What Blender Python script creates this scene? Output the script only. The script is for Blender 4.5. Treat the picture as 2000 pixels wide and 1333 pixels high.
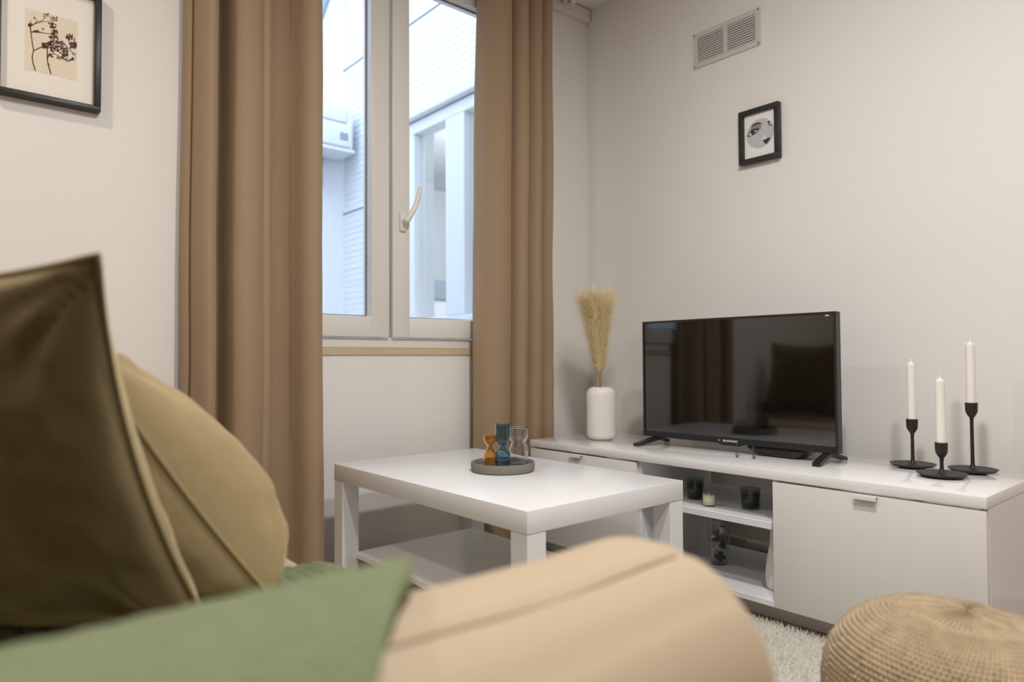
import bpy, bmesh, math, random
from math import sin, cos, pi, sqrt, atan2, radians
from mathutils import Vector, Matrix, noise
for o in list(bpy.data.objects): bpy.data.objects.remove(o)
SC = bpy.context.scene
COL = SC.collection
random.seed(7)

# ------------------------------------------------------------------ camera
FPX, YAW, PITCH, ROLL = 1335.17, .7073, .0273, -.0054
CAM = Vector((0, 0, .735))
Fv = Vector((sin(YAW)*cos(PITCH), cos(YAW)*cos(PITCH), sin(PITCH)))
R0 = Vector((cos(YAW), -sin(YAW), 0)); U0 = R0.cross(Fv)
Rv = R0*cos(ROLL) + U0*sin(ROLL); Uv = -R0*sin(ROLL) + U0*cos(ROLL)
cd = bpy.data.cameras.new('camera'); cam = bpy.data.objects.new('camera', cd); COL.objects.link(cam)
cam.matrix_world = Matrix(((Rv.x, Uv.x, -Fv.x, CAM.x), (Rv.y, Uv.y, -Fv.y, CAM.y), (Rv.z, Uv.z, -Fv.z, CAM.z), (0, 0, 0, 1)))
cd.sensor_width = 36; cd.lens = FPX*36/2000; cd.clip_start = .02; cd.clip_end = 100
cd.dof.use_dof = True; cd.dof.focus_distance = 1.98; cd.dof.aperture_fstop = 2.2
SC.camera = cam
def on(u, v, axis, val):
    """photo pixel -> point on the plane axis = val"""
    r = Fv + Rv*((u-1000)/FPX) - Uv*((v-666.5)/FPX)
    return CAM + r*((val-CAM[axis])/r[axis])

# ------------------------------------------------------------------ light
vs = SC.view_settings
vs.view_transform = 'Standard'; vs.look = 'None'; vs.gamma = 1; vs.use_curve_mapping = False; vs.exposure = 0.12
w = bpy.data.worlds.new('sky'); SC.world = w; w.use_nodes = True
bg = w.node_tree.nodes['Background']; bg.inputs[0].default_value = (.67, .80, 1, 1); bg.inputs[1].default_value = 4.0
def ceiling_light(x, y, watt, col=(1, .972, .945), size=.13, z=2.33):
    l = bpy.data.lights.new('ceiling_lamp_light', 'AREA'); l.shape = 'DISK'; l.size = size; l.energy = watt; l.color = col
    o = bpy.data.objects.new('ceiling_lamp_light', l); COL.objects.link(o); o.location = (x, y, z)
    return o
ceiling_light(.88, .42, 24)
ceiling_light(.40, -.25, 21)
ceiling_light(-.55, 1.45, 10.5, (1, .88, .75))

# ------------------------------------------------------------------ helpers
def lin(c):
    return tuple(((v/255)/12.92 if v/255 <= .04045 else ((v/255+.055)/1.055)**2.4) for v in c) + (1,)
def mat(name, rgb, rough=.5, metal=0, var=.0, vscale=8, bump=0, bscale=60, sheen=0, sheen_tint=None, coat=0, trans=0, ior=1.5, spec=None, stretch=None, emit=0):
    m = bpy.data.materials.new(name); m.use_nodes = True; nt = m.node_tree; b = nt.nodes['Principled BSDF']
    b.inputs['Base Color'].default_value = lin(rgb); b.inputs['Roughness'].default_value = rough; b.inputs['Metallic'].default_value = metal
    b.inputs['IOR'].default_value = ior; b.inputs['Transmission Weight'].default_value = trans; b.inputs['Coat Weight'].default_value = coat
    if spec is not None: b.inputs['Specular IOR Level'].default_value = spec
    if sheen:
        b.inputs['Sheen Weight'].default_value = sheen; b.inputs['Sheen Roughness'].default_value = .5
        b.inputs['Sheen Tint'].default_value = lin(sheen_tint or rgb)
    if emit:
        b.inputs['Emission Color'].default_value = lin(rgb); b.inputs['Emission Strength'].default_value = emit
    tc = nt.nodes.new('ShaderNodeTexCoord'); mp = nt.nodes.new('ShaderNodeMapping')
    nt.links.new(tc.outputs['Object'], mp.inputs[0])
    if stretch: mp.inputs['Scale'].default_value = stretch
    if True:
        n = nt.nodes.new('ShaderNodeTexNoise'); n.inputs['Scale'].default_value = vscale; n.inputs['Detail'].default_value = 4
        nt.links.new(mp.outputs[0], n.inputs['Vector'])
        r = nt.nodes.new('ShaderNodeMix'); r.data_type = 'RGBA'
        c = lin(rgb); v = max(var, .01)
        r.inputs[6].default_value = tuple(x*(1-v) for x in c[:3])+(1,); r.inputs[7].default_value = tuple(min(1, x*(1+v)) for x in c[:3])+(1,)
        nt.links.new(n.outputs['Fac'], r.inputs[0]); nt.links.new(r.outputs[2], b.inputs['Base Color'])
    if bump:
        n2 = nt.nodes.new('ShaderNodeTexNoise'); n2.inputs['Scale'].default_value = bscale; n2.inputs['Detail'].default_value = 3
        nt.links.new(mp.outputs[0], n2.inputs['Vector'])
        bn = nt.nodes.new('ShaderNodeBump'); bn.inputs['Strength'].default_value = bump; bn.inputs['Distance'].default_value = .01
        nt.links.new(n2.outputs['Fac'], bn.inputs['Height']); nt.links.new(bn.outputs[0], b.inputs['Normal'])
    return m
def pane_mat(name, tint=(1, 1, 1), refl=1.45):
    m = bpy.data.materials.new(name); m.use_nodes = True; nt = m.node_tree; nt.nodes.clear()
    out = nt.nodes.new('ShaderNodeOutputMaterial'); mx = nt.nodes.new('ShaderNodeMixShader'); lw = nt.nodes.new('ShaderNodeLayerWeight')
    pw_ = nt.nodes.new('ShaderNodeMath'); pw_.operation = 'POWER'; pw_.inputs[1].default_value = 4.5; ma = nt.nodes.new('ShaderNodeMath'); ma.operation = 'MULTIPLY_ADD'; ma.inputs[1].default_value = .8; ma.inputs[2].default_value = .03
    t = nt.nodes.new('ShaderNodeBsdfTransparent'); g = nt.nodes.new('ShaderNodeBsdfGlossy')
    lw.inputs[0].default_value = .5; t.inputs[0].default_value = tuple(tint)+(1,); g.inputs['Roughness'].default_value = .01
    nt.links.new(lw.outputs['Facing'], pw_.inputs[0]); nt.links.new(pw_.outputs[0], ma.inputs[0]); nt.links.new(ma.outputs[0], mx.inputs[0])
    nt.links.new(t.outputs[0], mx.inputs[1]); nt.links.new(g.outputs[0], mx.inputs[2]); nt.links.new(mx.outputs[0], out.inputs[0])
    return m
BASE = {}
def tag(o, label=None, cat=None, group=None, kind=None):
    if label: o['label'] = label
    if cat: o['category'] = cat
    if group: o['group'] = group
    if kind: o['kind'] = kind
    return o
def thing(name, loc, label=None, cat=None, group=None, kind=None, rz=0):
    o = bpy.data.objects.new(name, None); COL.objects.link(o); o.location = loc; o.rotation_euler = (0, 0, rz); o.empty_display_size = .05
    BASE[o] = Vector(loc)
    return tag(o, label, cat, group, kind)
def link_mesh(name, me, m, parent=None, base=None):
    o = bpy.data.objects.new(name, me); COL.objects.link(o)
    if m is not None and not me.materials: me.materials.append(m)
    if parent is not None: o.parent = parent
    return o
def obj(name, bm, m, parent=None, smooth=False, local=False, base=None):
    """world-space bmesh -> ONE mesh object (moved into its parent's frame; local=True: already in it)"""
    if parent is not None: b = BASE[parent]
    else: b = Vector(base) if base else Vector((0, 0, 0))
    if not local: bmesh.ops.translate(bm, verts=bm.verts, vec=-b)
    bmesh.ops.recalc_face_normals(bm, faces=bm.faces)
    me = bpy.data.meshes.new(name); bm.to_mesh(me); bm.free()
    if smooth:
        for p in me.polygons: p.use_smooth = True
    o = link_mesh(name, me, m, parent)
    BASE[o] = b
    if parent is None and base: o.location = b
    return o
def autosmooth(o, ang=35):
    me = o.data
    for p in me.polygons: p.use_smooth = True
    me.set_sharp_from_angle(angle=radians(ang))
    return o
def box(lo, hi, bev=0, seg=2, bm=None):
    b = bmesh.new()
    v = [b.verts.new((x, y, z)) for x in (lo[0], hi[0]) for y in (lo[1], hi[1]) for z in (lo[2], hi[2])]
    for f in ((0, 1, 3, 2), (4, 6, 7, 5), (0, 4, 5, 1), (2, 3, 7, 6), (0, 2, 6, 4), (1, 5, 7, 3)): b.faces.new([v[i] for i in f])
    bmesh.ops.recalc_face_normals(b, faces=b.faces)
    if bev: bmesh.ops.bevel(b, geom=list(b.edges), offset=bev, segments=seg, affect='EDGES', profile=.5)
    return b if bm is None else merge(bm, b)
def merge(a, b):
    me = bpy.data.meshes.new('tmp'); b.to_mesh(me); b.free(); a.from_mesh(me); bpy.data.meshes.remove(me); return a
def hexa(pts, bm=None):
    """8 points: bottom quad then top quad"""
    b = bm or bmesh.new(); v = [b.verts.new(p) for p in pts]
    for f in ((3, 2, 1, 0), (4, 5, 6, 7), (0, 1, 5, 4), (1, 2, 6, 5), (2, 3, 7, 6), (3, 0, 4, 7)): b.faces.new([v[i] for i in f])
    return b
def prism(poly, axis, a, b_, bm=None):
    """2-D polygon extruded along axis from a to b_ (poly gives the two other coordinates in order)"""
    b = bm or bmesh.new()
    def P(q, t):
        l = list(q); l.insert(axis, t); return l
    A = [b.verts.new(P(q, a)) for q in poly]; B = [b.verts.new(P(q, b_)) for q in poly]
    n = len(poly); b.faces.new(A); b.faces.new(B[::-1])
    for i in range(n): b.faces.new((A[i], B[i], B[(i+1) % n], A[(i+1) % n]))
    return b
def tube(pts, r, n=8, bm=None, cap=True):
    b = bm or bmesh.new(); pts = [Vector(p) for p in pts]; rs = r if isinstance(r, (list, tuple)) else [r]*len(pts)
    rings = []; ref = None
    for i, p in enumerate(pts):
        t = (pts[min(i+1, len(pts)-1)] - pts[max(i-1, 0)]).normalized()
        if ref is None:
            ref = t.orthogonal().normalized()
        ref = (ref - t*ref.dot(t)).normalized(); s = t.cross(ref)
        rings.append([b.verts.new(p + (ref*cos(2*pi*k/n) + s*sin(2*pi*k/n))*rs[i]) for k in range(n)])
    for a, c in zip(rings, rings[1:]):
        for k in range(n): b.faces.new((a[k], a[(k+1) % n], c[(k+1) % n], c[k]))
    if cap: b.faces.new(rings[0][::-1]); b.faces.new(rings[-1])
    return b
def lathe(prof, c, n=40, bm=None, fn=None):
    """profile of (r, z); closed solid of revolution about c; fn(angle, r, z) may alter r"""
    b = bm or bmesh.new(); rings = []
    for r, z in prof:
        if r < 1e-6: rings.append([b.verts.new((c[0], c[1], c[2]+z))])
        else: rings.append([b.verts.new((c[0]+(fn(2*pi*k/n, r, z) if fn else r)*cos(2*pi*k/n), c[1]+(fn(2*pi*k/n, r, z) if fn else r)*sin(2*pi*k/n), c[2]+z)) for k in range(n)])
    for a, d in zip(rings, rings[1:]):
        if len(a) == 1 and len(d) == 1: continue
        for k in range(n):
            k2 = (k+1) % n
            if len(a) == 1: b.faces.new((a[0], d[k2], d[k]))
            elif len(d) == 1: b.faces.new((a[k], a[k2], d[0]))
            else: b.faces.new((a[k], a[k2], d[k2], d[k]))
    return b
def spline(P, n):
    """Catmull-Rom through P, n samples per span"""
    out = []
    P = [Vector(p) for p in P]
    for i in range(len(P)-1):
        p0, p1, p2, p3 = P[max(i-1, 0)], P[i], P[i+1], P[min(i+2, len(P)-1)]
        for k in range(n):
            t = k/n
            out.append(.5*((2*p1)+(p2-p0)*t+(2*p0-5*p1+4*p2-p3)*t*t+(3*p1-p0-3*p2+p3)*t**3))
    out.append(P[-1]); return out
def grid(nu, nv, fn, bm=None, closed_u=False):
    b = bm or bmesh.new()
    V = [[b.verts.new(fn(i/(nu if closed_u else nu-1), j/(nv-1))) for j in range(nv)] for i in range(nu)]
    for i in range(nu if closed_u else nu-1):
        for j in range(nv-1): b.faces.new((V[i][j], V[(i+1) % nu][j], V[(i+1) % nu][j+1], V[i][j+1]))
    return b

# ------------------------------------------------------------------ materials
M = dict(
    wall=mat('painted_wall', (234, 232, 228), .75, var=.015, vscale=3, bump=.04, bscale=180),
    ceil=mat('ceiling_paint', (240, 239, 236), .8),
    base=mat('skirting_paint', (222, 218, 210), .5),
    floor=mat('wood_floor', (150, 96, 58), .4, var=.25, vscale=9, stretch=(1, 8, 1), bump=.03),
    pvc=mat('window_plastic', (226, 224, 218), .35),
    gasket=mat('gasket', (120, 120, 122), .6),
    sillwood=mat('raw_wood_strip', (204, 182, 152), .6, var=.12, vscale=14, stretch=(1, 6, 6)),
    curtain=mat('curtain_velvet', (156, 133, 106), .85, var=.05, vscale=3, stretch=(3, 3, .5), bump=.05, bscale=260, sheen=.25, sheen_tint=(215, 200, 180)),
    rail=mat('rail_white', (226, 222, 212), .45),
    hook=mat('hook_metal', (150, 140, 125), .35, metal=.7),
    pane=pane_mat('window_glass'),
    white=mat('white_laminate', (230, 231, 232), .22, var=.01),
    gloss=mat('white_gloss_top', (234, 234, 233), .1, var=.01, coat=.3),
    doorp=mat('white_door_front', (222, 220, 216), .3),
    dark=mat('dark_gap', (38, 34, 30), .8),
    black=mat('black_plastic', (30, 31, 33), .35, bump=.02, bscale=300),
    screen=mat('screen_glass', (6, 6, 7), .05, ior=1.9),
    metalb=mat('black_metal', (34, 31, 30), .5, bump=.03, bscale=200),
    candle=mat('white_wax', (240, 238, 230), .45, var=.01),
    ceramic=mat('white_ceramic', (236, 232, 226), .4),
    pampas=mat('pampas_straw', (252, 243, 216), .85, var=.03, vscale=30),
    stem=mat('pampas_stem', (190, 150, 98), .7),
    frameblk=mat('black_frame', (36, 36, 33), .4, bump=.05, bscale=90),
    mount=mat('mount_board', (238, 234, 226), .8),
    paper=mat('cream_paper', (228, 218, 196), .8, var=.04),
    paperw=mat('white_paper', (238, 238, 238), .7),
    ink=mat('brown_ink', (76, 46, 46), .8, var=.25, vscale=60),
    vent=mat('vent_enamel', (208, 208, 202), .4),
    concrete=mat('grey_concrete', (128, 124, 118), .85, var=.1, vscale=40, bump=.06, bscale=120),
    amber=mat('amber_glass', (248, 212, 156), .02, trans=1, ior=1.45),
    blueg=mat('blue_glass', (172, 200, 220), .02, trans=1, ior=1.45),
    clear=mat('clear_glass', (244, 247, 250), .01, trans=1, ior=1.45),
    greyg=pane_mat('grey_green_jar_glass', (.72, .76, .74)), thin=pane_mat('thin_clear_glass', (.95, .96, .96)),
    waxdark=mat('dark_green_wax', (66, 80, 80), .5, var=.2, vscale=50),
    waxcream=mat('cream_wax', (232, 222, 190), .5),
    sofa=mat('cream_sofa_fabric', (172, 155, 131), .9, var=.03, vscale=20, bump=.12, bscale=300, sheen=.15),
    velvet=mat('olive_velvet', (76, 60, 25), .85, var=.3, vscale=7, bump=.15, bscale=30, sheen=1.0, sheen_tint=(255, 234, 186)),
    khaki=mat('khaki_velvet', (146, 128, 92), .85, var=.12, vscale=7, bump=.15, bscale=30, sheen=.4, sheen_tint=(235, 215, 170)),
    throw=mat('sage_throw', (108, 117, 86), .95, var=.08, vscale=25, bump=.5, bscale=160, sheen=.3, sheen_tint=(160, 168, 135)),
    jute=mat('jute_rope', (176, 157, 128), .9, var=.3, vscale=45, bump=.3, bscale=260),
    pile=mat('cream_pile', (226, 224, 214), .95, var=.08, vscale=30),
    rugback=mat('rug_backing', (205, 202, 192), .95, bump=.5, bscale=120),
    ext=mat('white_cladding', (232, 236, 240), .6, var=.01),
    extwall=mat('white_render', (236, 238, 240), .8, var=.02, bump=.05),
    acw=mat('air_unit_white', (226, 230, 232), .4),
    extdark=mat('exterior_grey', (120, 135, 150), .6),
    neigh=mat('neighbour_wall', (214, 220, 224), .8),
    neighc=mat('neighbour_cabinet', (128, 142, 156), .6),
    lampw=mat('lit_lamp_shade', (255, 244, 226), .6, emit=3.0),
    cable=mat('grey_cable', (96, 92, 86), .5),
    sticker=mat('white_sticker', (235, 235, 235), .5),
    bluedot=mat('blue_dot', (90, 150, 215), .5),
    socket=mat('white_socket', (226, 222, 214), .4),
    petal=mat('dried_petal', (206, 196, 178), .8, var=.2, vscale=50),
    leafd=mat('dark_dried_leaf', (62, 70, 58), .8, var=.25, vscale=50),
)

def translucent(m, fac):
    nt = m.node_tree; b = nt.nodes['Principled BSDF']; t = nt.nodes.new('ShaderNodeBsdfTranslucent'); mx = nt.nodes.new('ShaderNodeMixShader'); mx.inputs[0].default_value = fac
    src = b.inputs['Base Color'].links[0].from_socket; nt.links.new(src, t.inputs[0])
    nt.links.new(b.outputs[0], mx.inputs[1]); nt.links.new(t.outputs[0], mx.inputs[2]); nt.links.new(mx.outputs[0], nt.nodes['Material Output'].inputs[0])
translucent(M['pampas'], .5)

# ------------------------------------------------------------------ setting
XW, YW, CZ = 2.30, 2.147, 2.345
X0, Y0 = -2.2, -2.4
TH = .24
WX0, WX1, WZ0, WZ1 = .60, 1.915, .778, 2.26           # window opening
def S(name, bm, m, parent=None, label=None, cat=None):
    o = obj(name, bm, m, parent)
    if parent is None: tag(o, label, cat, kind='structure')
    return o
S('floor', box((X0, Y0, -.1), (XW, YW, 0)), M['floor'], label='brown wooden floor showing below the television bench', cat='floor')
S('ceiling', box((X0-TH, Y0-TH, CZ), (XW+TH, YW+TH, CZ+.15)), M['ceil'], label='white ceiling above the curtains', cat='ceiling')
b = box((X0-TH, YW, -.1), (WX0, YW+TH, CZ)); box((WX1, YW, -.1), (XW, YW+TH, CZ), bm=b)
box((WX0, YW, -.1), (WX1, YW+TH, WZ0-.024), bm=b); box((WX0, YW, WZ1), (WX1, YW+TH, CZ), bm=b)
S('wall_left', b, M['wall'], label='warm white wall holding the window', cat='wall')
S('wall_right', box((XW, Y0-TH, -.1), (XW+TH, YW+TH, CZ)), M['wall'], label='plain white wall behind the television', cat='wall')
S('wall_rear', box((X0-TH, Y0-TH, -.1), (XW, Y0, CZ)), M['wall'], label='white wall behind the viewer', cat='wall')
S('wall_far_left', box((X0-TH, Y0, -.1), (X0, YW, CZ)), M['wall'], label='white wall behind the sofa', cat='wall')
S('baseboard_left', box((X0, YW-.014, 0), (XW-.014, YW, .075), .003, 1), M['base'], label='white skirting board under the window', cat='skirting')
S('baseboard_right', box((XW-.014, Y0, 0), (XW, YW, .075), .003, 1), M['base'], label='white skirting board behind the television bench', cat='skirting')
S('trim_1', box((WX0-.35, YW-.03, 2.284), (XW-.006, YW, 2.339), .002, 1), M['rail'], label='white wooden curtain board under the ceiling', cat='trim')
S('trim_2', box((WX0, YW-.006, WZ0-.024), (WX1, YW+.05, WZ0), .001, 1), M['sillwood'], label='narrow raw wood strip under the window', cat='trim')

# window_1 : frame, two sashes (> pane, handle)
win = thing('window_1', (1.2575, YW+.03, WZ0), 'white two sash window between the beige curtains', 'window', kind='structure')
b = bmesh.new(); FY0, FY1 = YW+.004, YW+.075
box((WX0, FY0, WZ0), (WX1, FY1, WZ0+.036), .003, 1, b); box((WX0, FY0, WZ1-.04), (WX1, FY1, WZ1), .003, 1, b)
box((WX0, FY0, WZ0+.036), (WX0+.045, FY1, WZ1-.04), .003, 1, b); box((WX1-.045, FY0, WZ0+.036), (WX1, FY1, WZ1-.04), .003, 1, b)
S('frame', b, M['pvc'], win)
SZ0, SZ1, ST = .8165, 2.215, .073
def sash(x0, x1):
    b = bmesh.new(); y0, y1 = YW-.012, YW+.05
    box((x0, y0, SZ0), (x0+ST, y1, SZ1), .004, 2, b); box((x1-ST, y0, SZ0), (x1, y1, SZ1), .004, 2, b)
    box((x0+ST-.002, y0+.0005, SZ0), (x1-ST+.002, y1-.0005, SZ0+ST), .004, 2, b); box((x0+ST-.002, y0+.0005, SZ1-ST), (x1-ST+.002, y1-.0005, SZ1), .004, 2, b)
    s = autosmooth(obj('sash', b, M['pvc'], win))
    obj('pane', box((x0+ST-.004, YW+.026, SZ0+ST-.004), (x1-ST+.004, YW+.032, SZ1-ST+.004)), M['pane'], s)
    g = bmesh.new(); y = YW+.0225
    for lo, hi in (((x0+ST, y, SZ0+ST), (x1-ST, y+.004, SZ0+ST+.005)), ((x0+ST, y, SZ1-ST-.005), (x1-ST, y+.004, SZ1-ST)),
                   ((x0+ST, y, SZ0+ST+.005), (x0+ST+.004, y+.004, SZ1-ST-.005)), ((x1-ST-.004, y, SZ0+ST+.005), (x1-ST, y+.004, SZ1-ST-.005))): box(lo, hi, bm=g)
    obj('gasket', g, M['gasket'], s)
    return s
sash(.648, 1.2515); sR = sash(1.2635, 1.867)
hx, hz = 1.305, 1.238
b = box((hx-.0135, YW-.022, hz-.036), (hx+.0135, YW-.012, hz+.036), .0045, 3)
tube([(hx, YW-.02, hz), (hx, YW-.05, hz)], .0105, 16, b)
tube(spline([(hx-.004, YW-.046, hz-.004), (hx+.008, YW-.054, hz+.018), (hx+.026, YW-.058, hz+.055), (hx+.040, YW-.06, hz+.098), (hx+.045, YW-.06, hz+.125)], 5),
     [.0105]*4+[.0098]*6+[.0088]*6+[.0078]*5, 12, b)
autosmooth(obj('handle', b, M['pvc'], sR))

# ------------------------------------------------------------------ curtains
rod = thing('curtain_rod', (.45, YW-.078, 2.297), 'thin white curtain rod ending in a metal hook', 'curtain rod')
obj('pole', tube([(.30, YW-.078, 2.305), (2.125, YW-.078, 2.305)], .0075, 14), M['rail'], rod, smooth=True)
obj('end_cap', tube([(2.119, YW-.078, 2.305), (2.137, YW-.078, 2.305)], .0105, 14), M['rail'], rod)
for hx_ in (.36, 2.105):
    hk = tube(spline([(hx_, YW-.030, 2.312), (hx_, YW-.055, 2.322), (hx_, YW-.072, 2.319), (hx_, YW-.0895, 2.308), (hx_, YW-.083, 2.2955), (hx_, YW-.072, 2.2945)], 5), .0025, 8)
    obj('hook', hk, M['hook'], rod, smooth=True)
def curtain(name, folds, z0, z1, flare, label):
    """folds: (x0, x1, y_left, y_front, y_right) each a rounded pleat; joined into one sheet"""
    base = Vector(((folds[0][0]+folds[-1][1])/2, YW-.09, z0)); P = []
    for x0, x1, ya, yf, yb in folds:
        for k in range(12):
            t = k/12; e = sin(pi*t)**.42 if 0 < t < 1 else 0
            yl = ya+(yb-ya)*t
            P.append((x0+(x1-x0)*t, yl+(yf-yl)*e))
    P.append((folds[-1][1], folds[-1][4]))
    nz = 60
    def fn(u, v):
        i = min(int(u*(len(P)-1)+.5), len(P)-1); x, y = P[i]; z = z0+(z1-z0)*v
        q = Vector((x*5, 3.1, z*1.4)); d = noise.noise(q)*.007; dy = noise.noise(Vector((x*7, 9.2, z*2.2)))*.008
        crease = .004*noise.noise(Vector((x*16, 1.7, z*9)))*max(0, 1-abs(z-.75)*1.1)
        return (x + flare(u)*(1-v) + d*(1-v*.6), YW + y + dy + crease, z)
    o = obj(name, grid(len(P), nz, fn), M['curtain'], None, smooth=True, base=base)
    sm = o.modifiers.new('thick', 'SOLIDIFY'); sm.thickness = .003; sm.offset = 0
    ss = o.modifiers.new('smooth', 'SUBSURF'); ss.levels = 1; ss.render_levels = 1
    return tag(o, label, 'curtain')
curtain('curtain', [(.560, .584, -.030, -.055, -.02), (.576, .632, -.03, -.145, -.075), (.630, .660, -.075, -.022, -.045), (.660, .756, -.045, -.125, -.10), (.756, .786, -.10, -.108, -.09),
                    (.786, .870, -.09, -.050, -.085), (.868, .946, -.085, -.150, -.085), (.946, .962, -.085, -.060, -.03)], .012, 2.29,
        lambda u: -.012*(1-u)+.016*u, 'wide beige velvet curtain to the left of the window')
curtain('curtain', [(1.622, 1.772, -.045, -.140, -.055), (1.762, 1.847, -.050, -.140, -.05), (1.837, 1.924, -.045, -.135, -.045), (1.912, 1.992, -.04, -.125, -.04)], .012, 2.29,
        lambda u: -.042*(1-u)-.012*u, 'beige velvet curtain between the window and the television wall')

# ------------------------------------------------------------------ wall pieces
def picture_frame(name, wall, a0, a1, z0, z1, bar, depth, label):
    """rectangular frame on the wall plane: wall 'L' uses x, wall 'R' uses y"""
    L = wall == 'L'
    def P(lo, hi, d0, d1):      # lo/hi = (a, z); d = distance from wall
        return ((lo[0], YW-d1, lo[1]), (hi[0], YW-d0, hi[1])) if L else ((XW-d1, lo[0], lo[1]), (XW-d0, hi[0], hi[1]))
    t = thing(name, ((a0+a1)/2, YW, z0) if L else (XW, (a0+a1)/2, z0), label, 'picture')
    b = bmesh.new()
    for lo, hi in (((a0, z0), (a1, z0+bar)), ((a0, z1-bar), (a1, z1)), ((a0, z0+bar), (a0+bar, z1-bar)), ((a1-bar, z0+bar), (a1, z1-bar))):
        box(*P(lo, hi, .001, depth), .0025, 2, b)
    autosmooth(obj('frame', b, M['frameblk'], t))
    return t, P
pl, P = picture_frame('framed_print', 'L', .113, .349, 1.413, 1.738, .0165, .026, 'black framed botanical print of a dried flower beside the wide curtain')
b = box(*P((.129, 1.429), (.333, 1.722), .003, .011)); obj('mount', b, M['mount'], pl)
obj('sheet', box(*P((.179, 1.490), (.294, 1.651), .0105, .0114)), M['paper'], pl)
def zp(x, y):                 # zoomed crop (30,0)-(210,170) at 7.84x -> wall point (x, z)
    p = on(30+x/7.84, y/7.84, 1, YW-.0125); return p.x, p.z
b = bmesh.new(); yy = YW-.0122
def flat_line(pts, wds):
    pts = [Vector((zp(*p)[0], zp(*p)[1])) for p in pts]; ws = wds if isinstance(wds, list) else [wds]*len(pts); vv = []
    for i, p in enumerate(pts):
        t = (pts[min(i+1, len(pts)-1)]-pts[max(i-1, 0)]).normalized(); n = Vector((-t.y, t.x))*ws[i]
        vv.append((b.verts.new((p.x+n.x, yy, p.y+n.y)), b.verts.new((p.x-n.x, yy, p.y-n.y))))
    for a, c in zip(vv, vv[1:]): b.faces.new((a[0], a[1], c[1], c[0]))
def flat_blob(x, y, r, jit=.45):
    n = 7; cx, cz = zp(x, y); a0 = random.random()*6
    vs_ = [b.verts.new((cx+r*(1+random.uniform(-jit, jit))*cos(a0+2*pi*k/n), yy+random.uniform(-.0001, .0001), cz+r*(1+random.uniform(-jit, jit))*sin(a0+2*pi*k/n))) for k in range(n)]
    b.faces.new(vs_)
flat_line([(305, 1080), (270, 960), (258, 870), (278, 770), (255, 620), (238, 500), (228, 390)], [.0012, .0011, .001, .0009, .0009, .0009, .0012])
flat_line([(545, 1135), (510, 1010), (490, 920), (488, 760), (470, 690)], [.0012, .0012, .0011, .001, .001])
flat_line([(278, 775), (340, 745), (410, 715)], .0009)
flat_line([(228, 400), (300, 360), (400, 320), (470, 260)], [.0012, .0009, .0005, .0004])
flat_line([(300, 360), (400, 330), (530, 325), (610, 370)], .0004)
flat_line([(245, 490), (330, 480), (400, 500), (540, 515), (600, 540)], [.0012, .0016, .0008, .0005, .001])
flat_line([(228, 400), (235, 310)], [.001, .0004]); flat_line([(310, 350), (330, 310), (295, 270)], .0005)
flat_line([(490, 900), (520, 830), (600, 820), (700, 880)], .0008); flat_line([(540, 700), (650, 640), (720, 680), (740, 800), (720, 890)], .0011)
flat_line([(680, 640), (780, 700), (790, 830)], .0009); flat_line([(800, 720), (860, 790), (915, 830)], .0007); flat_line([(560, 730), (660, 790), (760, 860)], .001)
flat_line([(860, 720), (900, 640), (905, 580)], .0009); flat_line([(860, 720), (820, 620), (790, 520)], .001); flat_line([(600, 560), (590, 430), (560, 350)], .0011)
for cx, cy, sx, sy, n, r in ((225, 385, 14, 26, 6, .0018), (295, 272, 10, 10, 3, .001), (470, 230, 40, 30, 14, .0009), (590, 290, 50, 35, 16, .001), (560, 390, 60, 40, 22, .0011), (600, 500, 45, 40, 20, .0013),
                             (330, 480, 50, 14, 8, .0013), (420, 445, 20, 18, 4, .0008), (590, 600, 70, 50, 26, .0013), (480, 690, 75, 45, 34, .0016), (600, 740, 60, 50, 20, .0013), (690, 700, 70, 70, 26, .0011),
                             (745, 800, 60, 70, 30, .0012), (830, 560, 50, 45, 24, .0012), (880, 690, 50, 45, 30, .0015), (540, 845, 30, 25, 8, .0013), (680, 890, 60, 18, 12, .001), (800, 915, 40, 22, 9, .0012),
                             (875, 900, 22, 22, 7, .0013), (895, 830, 25, 20, 6, .0008), (505, 985, 25, 8, 4, .0007), (925, 880, 8, 6, 2, .0006)):
    for _ in range(int(n*1.7)):
        flat_blob(cx+random.uniform(-1, 1)*sx, cy+random.uniform(-1, 1)*sy, r*random.uniform(.8, 1.6))
me_o = obj('flower_print', b, M['ink'], pl); me_o['label'] = 'dark brown print of dried flower heads'

pr, P = picture_frame('framed_portrait', 'R', 1.206, 1.364, 1.449, 1.648, .0185, .024, 'small black framed round portrait below the vent grille')
obj('sheet', box(*P((1.224, 1.467), (1.346, 1.630), .003, .011)), M['paperw'], pr)
pm = [mat('portrait_grey', (196, 196, 196), .7, var=.08, vscale=30), mat('portrait_dark', (58, 56, 62), .7, var=.2, vscale=200), mat('portrait_mid', (140, 139, 142), .7, var=.1, vscale=80), mat('portrait_light', (222, 222, 222), .7)]
PCY, PCZ, PR = 1.284, 1.553, .0535
def flat_poly(name, pts, m, d, label=None):       # pts in unit disc coordinates: u to the viewer's right, v up
    b = bmesh.new(); b.faces.new([b.verts.new((XW-d, PCY-u*PR, PCZ+v*PR)) for u, v in pts])
    return obj(name, b, m, pr)
def ell(cu, cv, ru, rv, rot=0, n=24, a0=0, a1=2*pi):
    return [(cu+ru*cos(t)*cos(rot)-rv*sin(t)*sin(rot), cv+ru*cos(t)*sin(rot)+rv*sin(t)*cos(rot)) for t in [a0+(a1-a0)*k/n for k in range(n if a1-a0 > 6.2 else n+1)]]
disc = flat_poly('portrait_disc', ell(0, 0, 1, 1, n=48), pm[0], .0114)
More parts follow.
